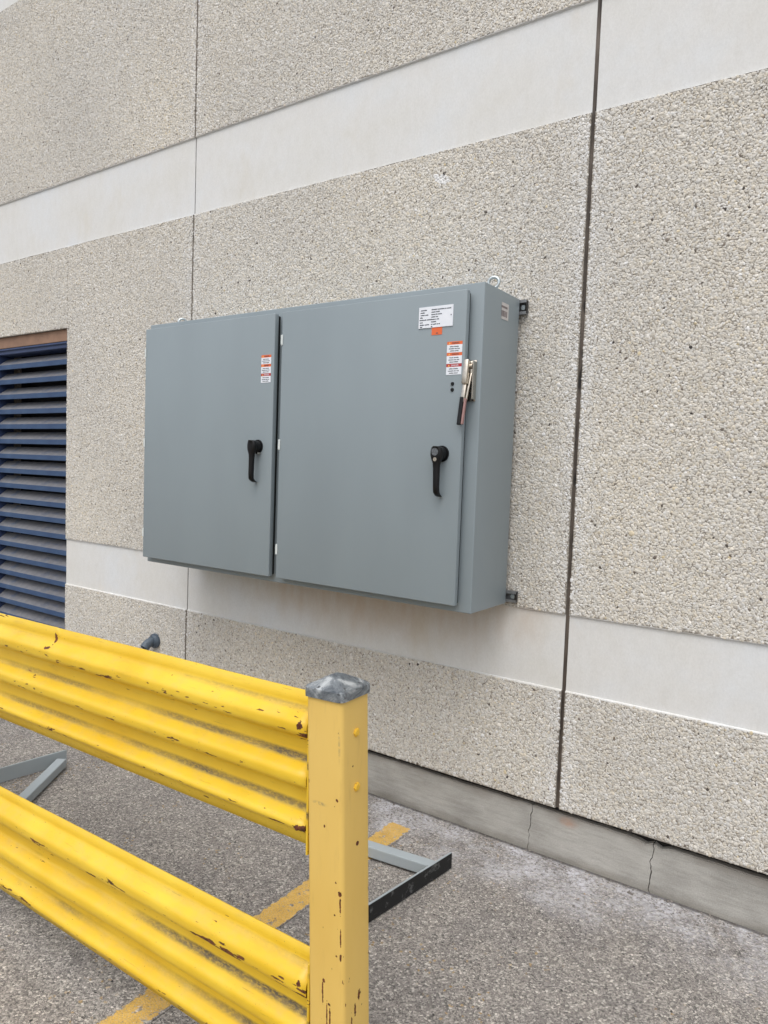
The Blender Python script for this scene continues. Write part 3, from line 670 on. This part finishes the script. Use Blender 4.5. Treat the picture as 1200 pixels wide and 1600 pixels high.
# flange disconnect handle
bm = bmesh.new(); PX = -1.2575
add_box(bm, *sum(zip(ET((PX-0.024, BYF-0.005, 1.800)), ET((PX+0.018, BYF-0.0001, 1.950))), ()), 0.002, 2)
add_box(bm, *sum(zip(ET((PX+0.0150, BYF-0.030, 1.806)), ET((PX+0.0180, BYF-0.0045, 1.944))), ()), 0.001, 1)
add_box(bm, *sum(zip(ET((PX-0.004, BYF-0.028, 1.868)), ET((PX+0.0145, BYF-0.0045, 1.946))), ()), 0.006, 3)
pl = link('disconnect_plate', mesh_of(bm, 'disconnect_plate'), M_nickel, en); shade_by_angle(pl)
bm = bmesh.new()
def bar(bm, p0, p1, wx, wy, bev=0.003):
    p0, p1 = Vector(p0), Vector(p1); k0 = len(bm.verts)
    add_box(bm, -wx/2, wx/2, -wy/2, wy/2, 0, (p1-p0).length, bev, 2); bm.verts.ensure_lookup_table()
    d = (p1-p0).normalized(); xax = Vector((1, 0, 0)); xax = (xax-d*xax.dot(d)).normalized(); yax = d.cross(xax)
    Mx = Matrix((xax, yax, d)).transposed()
    for v_ in list(bm.verts)[k0:]: v_.co = Mx @ v_.co + p0
bar(bm, ET((PX-0.005, BYF-0.036, 1.949)), ET((PX-0.006, BYF-0.046, 1.858)), 0.022, 0.020, 0.006)
bar(bm, ET((PX-0.006, BYF-0.044, 1.862)), ET((PX-0.008, BYF-0.055, 1.792)), 0.015, 0.007, 0.002)
bar(bm, ET((PX+0.009, BYF-0.026, 1.900)), ET((PX+0.002, BYF-0.046, 1.800)), 0.009, 0.008, 0.002)
add_cyl(bm, ET((PX-0.012, BYF-0.022, 1.925)), ET((PX+0.014, BYF-0.022, 1.925)), 0.012, n_=18)
lvr = link('disconnect_lever', mesh_of(bm, 'disconnect_lever'), M_nickel, en); shade_by_angle(lvr)
bm = bmesh.new(); bar(bm, ET((PX-0.009, BYF-0.053, 1.812)), ET((PX-0.012, BYF-0.066, 1.710)), 0.015, 0.013, 0.003); link('grip', mesh_of(bm, 'grip'), M_black, lvr)
bm = bmesh.new(); bar(bm, ET((PX+0.0035, BYF-0.051, 1.806)), ET((PX+0.0005, BYF-0.064, 1.712)), 0.008, 0.011, 0.002); link('grip', mesh_of(bm, 'grip'), M_redgrip, lvr)
for zz in (1.862, 1.846, 1.824):
    bm = bmesh.new(); add_cyl(bm, ET((PX+0.004, BYF-0.004, zz)), ET((PX+0.004, BYF-0.0075, zz)), 0.0042, n_=12); link('screw', mesh_of(bm, 'screw'), M_black, pl)
# lifting eyes
def eyebolt(x, y, ang):
    bm = bmesh.new(); R0, rr, k = 0.0205, 0.0062, 28
    c_ = Vector((x, y, BZ1+0.034)); dx = Vector((math.cos(ang), math.sin(ang), 0)); nn = Vector((-math.sin(ang), math.cos(ang), 0)); rings = []
    for i in range(k):
        a = 2*math.pi*i/k; o_ = dx*math.cos(a)+Vector((0, 0, 1))*math.sin(a)
        rings.append([bm.verts.new(ET(c_+o_*(R0+rr*math.cos(b))+nn*rr*math.sin(b))) for b in [2*math.pi*j/10 for j in range(10)]])
    for i in range(k):
        for j in range(10): bm.faces.new((rings[i][j], rings[(i+1) % k][j], rings[(i+1) % k][(j+1) % 10], rings[i][(j+1) % 10]))
    add_cyl(bm, ET((x, y, BZ1-0.001)), ET((x, y, BZ1+0.012)), 0.012, 0.008, 16); add_cyl(bm, ET((x, y, BZ1-0.001)), ET((x, y, BZ1+0.003)), 0.020, 0.020, 20)
    return link('lifting_eye', mesh_of(bm, 'lifting_eye'), M_zinc, en, smooth=True)
eyebolt(-1.262, -0.185, math.radians(12)); eyebolt(-3.06, -0.185, math.radians(60))

# strut channels the enclosure is bolted to (they carry it)
def strut(z, h_, x0, x1):
    o = empty('strut_channel', (x0, 0, z)); t_ = 0.0026; hh = h_/2
    bm = bmesh.new()
    yb, yf_ = -0.0075, BYB+0.0006                       # back against the pebbles, open side to the enclosure
    L_ = x1-x0
    add_box(bm, 0, L_, yb-t_, yb, -hh, hh); add_box(bm, 0, L_, yf_, yb-t_-0.0001, hh-t_, hh); add_box(bm, 0, L_, yf_, yb-t_-0.0001, -hh, -hh+t_)
    add_box(bm, 0, L_, yf_, yf_+t_, hh-0.011, hh-t_-0.0001); add_box(bm, 0, L_, yf_, yf_+t_, -hh+t_+0.0001, -hh+0.011)
    link('channel', mesh_of(bm, 'channel'), M_strut, o)
    bm = bmesh.new(); add_cyl(bm, (L_-0.018, yb-t_+0.0005, 0), (L_-0.018, yb-t_-0.009, 0), 0.0105, n_=6); link('anchor_bolt', mesh_of(bm, 'anchor_bolt'), M_zinc, o)
    box('dark_inside', L_-0.006, L_-0.001, yf_+t_+0.0002, yb-t_-0.0002, -hh+t_+0.0003, hh-t_-0.0003, M_black, o)  # black block standing in for the shaded inside of the open channel
    return o
a = strut(2.200, 0.056, -3.165, -1.194); tag(a, 'zinc strut channel poking out behind the top of the enclosure', 'channel')
b = strut(1.042, 0.046, -3.165, -1.180); tag(b, 'zinc strut channel poking out behind the bottom of the enclosure', 'channel')

# ---------------------------------------------------------------- pipe stub in the wall
pp = empty('pipe_stub', (-3.478, 0, 0.470)); tag(pp, 'short grey plastic pipe elbow sticking out of the wall', 'pipe')
bm = bmesh.new(); add_cyl(bm, (0, 0.004, 0), (0, -0.014, 0), 0.044, 0.043, 28); add_cyl(bm, (0, -0.014, 0), (0, -0.030, 0), 0.039, 0.032, 28)
f = link('flange', mesh_of(bm, 'flange'), M_pipe, pp); shade_by_angle(f, 40)
bm = bmesh.new(); rings = []; path = [(-0.022, 0.0), (-0.036, -0.001), (-0.050, -0.005), (-0.062, -0.012), (-0.072, -0.021), (-0.080, -0.032)]
dirs = [(-1, 0), (-1, -0.1), (-0.95, -0.35), (-0.85, -0.5), (-0.75, -0.65), (-0.7, -0.72)]
def tube_ring(r, p_, d): 
    d = Vector((0, d[0], d[1])).normalized(); u_ = Vector((1, 0, 0)); w_ = d.cross(u_); return [bm.verts.new(Vector((0, p_[0], p_[1]))+u_*r*math.cos(2*math.pi*i/22)+w_*r*math.sin(2*math.pi*i/22)) for i in range(22)]
for p_, d in zip(path, dirs): rings.append(tube_ring(0.0265, p_, d))
rings.append(tube_ring(0.0225, path[-1], dirs[-1])); rings.append(tube_ring(0.0225, path[-2], dirs[-2]))
for a, b in zip(rings, rings[1:]):
    for i in range(22): bm.faces.new((a[i], a[(i+1) % 22], b[(i+1) % 22], b[i]))
el = link('elbow', mesh_of(bm, 'elbow'), M_pipe, pp); shade_by_angle(el, 40)
bm = bmesh.new(); ring = tube_ring(0.0222, path[-2], dirs[-2]); bm.faces.new(ring); link('bore', mesh_of(bm, 'bore'), M_dark, pp)

# ---------------------------------------------------------------- steel brackets left on the asphalt
def beam(bm, p0, p1, wd, z0, z1, bev=0.003):
    p0, p1 = Vector(p0+(0,)), Vector(p1+(0,)); d = (p1-p0); L_ = d.length; d.normalize(); nrm_ = Vector((-d.y, d.x, 0)); k0 = len(bm.verts)
    add_box(bm, 0, L_, -wd/2, wd/2, z0, z1, bev, 2); bm.verts.ensure_lookup_table()
    for v_ in list(bm.verts)[k0:]: v_.co = p0+d*v_.co.x+nrm_*v_.co.y+Vector((0, 0, v_.co.z))
ba = empty('steel_bracket', (0, 0, 0)); tag(ba, 'grey steel bracket with black scraped end plate lying on asphalt by the yellow line', 'bracket')
bm = bmesh.new(); beam(bm, (-1.276, -0.306), (-1.350, -0.900), 0.008, 0.004, 0.066, 0.0015); link('end_plate', mesh_of(bm, 'end_plate'), M_steelgray, ba)
bm = bmesh.new(); beam(bm, (-1.2705, -0.3075), (-1.3445, -0.901), 0.0022, 0.0045, 0.0655, 0.0005); link('scraped_face', mesh_of(bm, 'scraped_face'), M_blackface, ba)
bm = bmesh.new(); beam(bm, (-1.297, -0.398), (-1.95, -0.480), 0.046, 0.010, 0.054, 0.004); link('arm', mesh_of(bm, 'arm'), M_steelgray, ba)
bm = bmesh.new(); beam(bm, (-1.355, -0.850), (-1.93, -0.515), 0.030, 0.010, 0.050, 0.004); link('brace', mesh_of(bm, 'brace'), M_steelgray, ba) if False else bm.free()
bb = empty('steel_bracket', (0, 0, 0)); tag(bb, 'grey steel bracket with a slanting brace lying on the asphalt, far from the yellow line', 'bracket')
bm = bmesh.new(); beam(bm, (-3.270, -0.690), (-3.345, -1.420), 0.007, 0.004, 0.075, 0.0015); link('end_plate', mesh_of(bm, 'end_plate'), M_steelgray, bb)
bm = bmesh.new(); beam(bm, (-3.238, -0.735), (-2.93, -1.150), 0.046, 0.010, 0.052, 0.004); link('brace', mesh_of(bm, 'brace'), M_steelgray, bb)

# ---------------------------------------------------------------- guard rail
gr = empty('guard_rail', (-0.864, -1.515, 0)); tag(gr, 'chipped yellow steel guard rail with two ribbed beams on a square post', 'guard rail')
HW = 0.048
chips = [(-0.004, -0.048, 0.470, 0.0035, 0.02, 0.0045), (-0.007, -0.048, 0.445, 0.0018, 0.02, 0.022), (0.004, -0.048, 0.40, 0.0016, 0.02, 0.03), (0.010, -0.048, 0.425, 0.003, 0.02, 0.003),
         (0.012, -0.046, 0.39, 0.002, 0.02, 0.035), (0.040, -0.047, 0.668, 0.004, 0.012, 0.006), (0.0405, -0.047, 0.645, 0.0016, 0.012, 0.02), (0.041, -0.047, 0.575, 0.0014, 0.012, 0.02),
         (0.041, -0.047, 0.535, 0.002, 0.012, 0.008), (0.030, -0.048, 0.69, 0.0025, 0.02, 0.0025), (0.026, -0.048, 0.62, 0.002, 0.02, 0.002), (0.030, -0.048, 0.535, 0.0025, 0.02, 0.002),
         (0.048, 0.006, 0.43, 0.02, 0.005, 0.010), (0.048, -0.008, 0.405, 0.02, 0.003, 0.014), (0.048, -0.020, 0.38, 0.02, 0.002, 0.02), (-0.047, -0.046, 0.66, 0.004, 0.02, 0.012),
         (0.048, 0.046, 0.64, 0.006, 0.006, 0.007), (0.048, 0.046, 0.50, 0.006, 0.006, 0.006), (0.0, -0.048, 0.80, 0.002, 0.02, 0.0035), (0.034, -0.048, 0.862, 0.003, 0.02, 0.003),
         (-0.042, -0.048, 0.885, 0.0015, 0.02, 0.005), (0.048, -0.012, 0.925, 0.02, 0.0018, 0.0018)]
M_post = post_mat(chips)
def rounded_sq(h_, r, k=5):
    pts = []
    for cx, cy, a0 in ((1, 1, 0), (-1, 1, 90), (-1, -1, 180), (1, -1, 270)):
        for i in range(k+1):
            a = math.radians(a0+90*i/k); pts.append((cx*(h_-r)+r*math.cos(a), cy*(h_-r)+r*math.sin(a)))
    return pts
def loft(bm, layers, cap_top=True, cap_bot=True):
    R = [[bm.verts.new((x, y, z)) for x, y in pts] for pts, z in layers]; k = len(R[0])
    for a, b in zip(R, R[1:]):
        for i in range(k): bm.faces.new((a[i], a[(i+1) % k], b[(i+1) % k], b[i]))
    if cap_bot: bm.faces.new(R[0][::-1])
    if cap_top: bm.faces.new(R[-1])
def make_post(loc, lean):
    bm = bmesh.new(); loft(bm, [(rounded_sq(HW, 0.011), z) for z in (0.012, 0.3, 0.6, 0.9, 1.078)])
    p_ = link('post', mesh_of(bm, 'post'), M_post, gr, loc=loc); shade_by_angle(p_, 30); p_.rotation_euler = (0, lean, 0)
    bm = bmesh.new()
    loft(bm, [(rounded_sq(HW+0.0045, 0.013), 1.067), (rounded_sq(HW+0.0048, 0.013), 1.080), (rounded_sq(HW+0.0038, 0.011), 1.0855), (rounded_sq(HW+0.0005, 0.009), 1.0885), (rounded_sq(HW-0.014, 0.006), 1.0965), (rounded_sq(HW-0.028, 0.004), 1.1040), (rounded_sq(0.012, 0.003), 1.1085), (rounded_sq(0.006, 0.003), 1.1095)])
    for v_ in bm.verts: v_.co += Vector((0.0012*mnoise.noise(v_.co*55), 0.0012*mnoise.noise(v_.co*55+Vector((5, 0, 0))), 0.0016*mnoise.noise(v_.co*50+Vector((0, 7, 0)))))
    c_ = link('cap', mesh_of(bm, 'cap'), M_cap, p_); shade_by_angle(c_, 32)
    for zz in (0.993, 0.878):
        bm = bmesh.new(); add_cyl(bm, (HW-0.001, 0.0, zz), (HW+0.003, 0.0, zz), 0.0095, 0.0095, 6); add_cyl(bm, (HW+0.003, 0.0, zz), (HW+0.0045, 0, zz), 0.0085, 0.006, 12)
        link('bolt', mesh_of(bm, 'bolt'), M_bolt, p_)
    bm = bmesh.new(); add_cyl(bm, (HW-0.002, 0.002, 0.757), (HW+0.0006, 0.002, 0.757), 0.0048, n_=14); link('bolt_hole', mesh_of(bm, 'bolt_hole'), M_rust, p_)
    bm = bmesh.new(); add_box(bm, -0.11, 0.11, -0.11, 0.11, 0.0, 0.0115, 0.002); link('base_plate', mesh_of(bm, 'base_plate'), M_bolt, gr, loc=(loc[0], loc[1], 0.0005))
    for sx in (-1, 1):
        for sy in (-1, 1):
            bm = bmesh.new(); add_cyl(bm, (sx*0.085, sy*0.085, 0.0122), (sx*0.085, sy*0.085, 0.026), 0.013, n_=6); link('anchor_bolt', mesh_of(bm, 'anchor_bolt'), M_rust, gr, loc=loc)
    return p_
make_post((0, 0, 0), math.radians(-2.7))
make_post((-2.60, 0, 0), 0.0)

prof = [(0, 0.0), (0, 0.038), (0.035, 0.060), (0.035, 0.089), (0, 0.107), (0, 0.155), (0.035, 0.173), (0.035, 0.201), (0, 0.219), (0, 0.264), (0.035, 0.281), (0.035, 0.297), (0.002, 0.311), (0.002, RH)]
def smooth_profile(P, r=0.011, k=5):
    out = [P[0]]
    for a, b, c_ in zip(P, P[1:], P[2:]):
        a, b, c_ = Vector(a), Vector(b), Vector(c_); l1 = min(r, (a-b).length*0.48); l2 = min(r, (c_-b).length*0.48)
        s = b+(a-b).normalized()*l1; e = b+(c_-b).normalized()*l2
        for i in range(k+1):
            t_ = i/k; q = s*(1-t_)**2+b*2*t_*(1-t_)+e*t_**2; out.append((q.x, q.y))
    return out+[P[-1]]
PR = smooth_profile(prof)
def make_rail(loc, L_, seed, mat, crease=None):
    bm = bmesh.new(); k = int(L_/0.03); prev = None
    xs = [-L_*i/k for i in range(k+1)]
    if crease: xs = sorted(set(xs+[crease+d for d in (-0.012, -0.006, -0.003, 0, 0.003, 0.006, 0.012)]), reverse=True)
    for x in xs:
        ring = []
        for (d, z) in PR:
            dd = d+0.0022*mnoise.noise((x*2.3, z*9, seed))+0.0010*mnoise.noise((x*9, z*22, seed+5)); zz = z+0.0018*mnoise.noise((x*2.0, z*3, seed+9))
            if crease:
                kx = 1/(1+math.exp(-(crease-x-(z-0.02)*0.35)/0.0022)); fall = max(0, 1-z/0.075)
                dd += 0.010*kx*fall*math.exp(-(max(0, crease-x))/0.35); zz -= 0.004*kx*fall*math.exp(-(max(0, crease-x))/0.3)
            ring.append(bm.verts.new((x, -dd, -zz)))
        if prev:
            for i in range(len(PR)-1): bm.faces.new((prev[i], ring[i], ring[i+1], prev[i+1]))
        prev = ring
    o = link('rail', mesh_of(bm, 'rail'), mat, gr, smooth=True, loc=loc)
    s = o.modifiers.new('thickness', 'SOLIDIFY'); s.thickness = 0.0036; s.offset = -1
    o.rotation_euler = (0, -0.0164, 0)
    for zz in (0.0665, 0.293):
        bm = bmesh.new(); add_cyl(bm, (-0.022, -0.0330, -zz), (-0.022, -0.0375, -zz), 0.0052, 0.0044, 8); link('bolt', mesh_of(bm, 'bolt'), M_rust, o)
    bm = bmesh.new(); add_box(bm, 0.0020, 0.0075, -0.034, 0.016, -RH-0.003, -0.012, 0.0012, 1); add_box(bm, -0.055, 0.0034, 0.0055, 0.0115, -RH+0.02, -0.02, 0.001, 1)
    link('end_bracket', mesh_of(bm, 'end_bracket'), M_post2, o)
    bm = bmesh.new(); add_box(bm, -L_-0.0090, -L_-0.0035, -0.052, 0.016, -RH-0.004, -0.010, 0.0012, 1); link('end_bracket', mesh_of(bm, 'end_bracket'), M_post2, o)
    return o
M_post2 = rail_mat('yellow_bracket_paint', 9, None)
M_rail1 = rail_mat('yellow_rail_paint', 1, [(-1.003, 0, -0.03, 0.0035, 0.2, 0.018), (-1.012, 0, -0.055, 0.010, 0.2, 0.004), (-0.020, 0, -0.0665, 0.008, 0.2, 0.009), (-0.020, 0, -0.293, 0.011, 0.2, 0.008), (-0.14, 0, -0.058, 0.010, 0.2, 0.0015), (-0.012, 0, -0.002, 0.02, 0.2, 0.002)])
M_rail2 = rail_mat('yellow_rail_paint_worn', 2, [(-0.020, 0, -0.0665, 0.006, 0.2, 0.007), (-0.26, 0, -0.07, 0.012, 0.2, 0.003), (-0.08, 0, -0.08, 0.022, 0.2, 0.002)])
make_rail((-0.972+0.864, 0.002, 1.053), 2.43, 1.0, M_rail1, -1.0)
make_rail((-0.951+0.864, 0.002, 0.4825), 2.45, 6.0, M_rail2)

# ---------------------------------------------------------------- loose grit in the corner of the kerb
g = np.random.default_rng(21); ico = bmesh.new(); bmesh.ops.create_icosphere(ico, subdivisions=1, radius=1.0); iv = [v_.co.copy() for v_ in ico.verts]; itf = [[v_.index for v_ in f_.verts] for f_ in ico.faces]; ico.free()
V_, F_ = [], []
for i in range(700):
    x = g.uniform(-3.0, 0.3); y = 0.012-abs(g.normal(0, 0.06))*(1.0 if g.random() < 0.75 else 4.0); r = float(g.lognormal(0, 0.4))*0.0026
    q = Matrix.Rotation(g.uniform(0, 6.28), 3, 'Z') @ Matrix.Diagonal((1.2, 0.9, 0.6)); b0 = len(V_)
    for c_ in iv: p_ = q @ (c_*r*g.uniform(0.85, 1.15)); V_.append((x+p_.x, y+p_.y, r*0.4+p_.z))
    F_ += [[b0+j for j in f_] for f_ in itf]
me = bpy.data.meshes.new('grit'); me.from_pydata(V_, [], F_); me.update()
M_grit = simple('grit_stone', lin(128, 122, 116), 0.85, var=0.45, scale=45)
tag(link('grit', me, M_grit), 'loose grey grit scattered along the foot of the kerb', 'grit', kind='stuff')
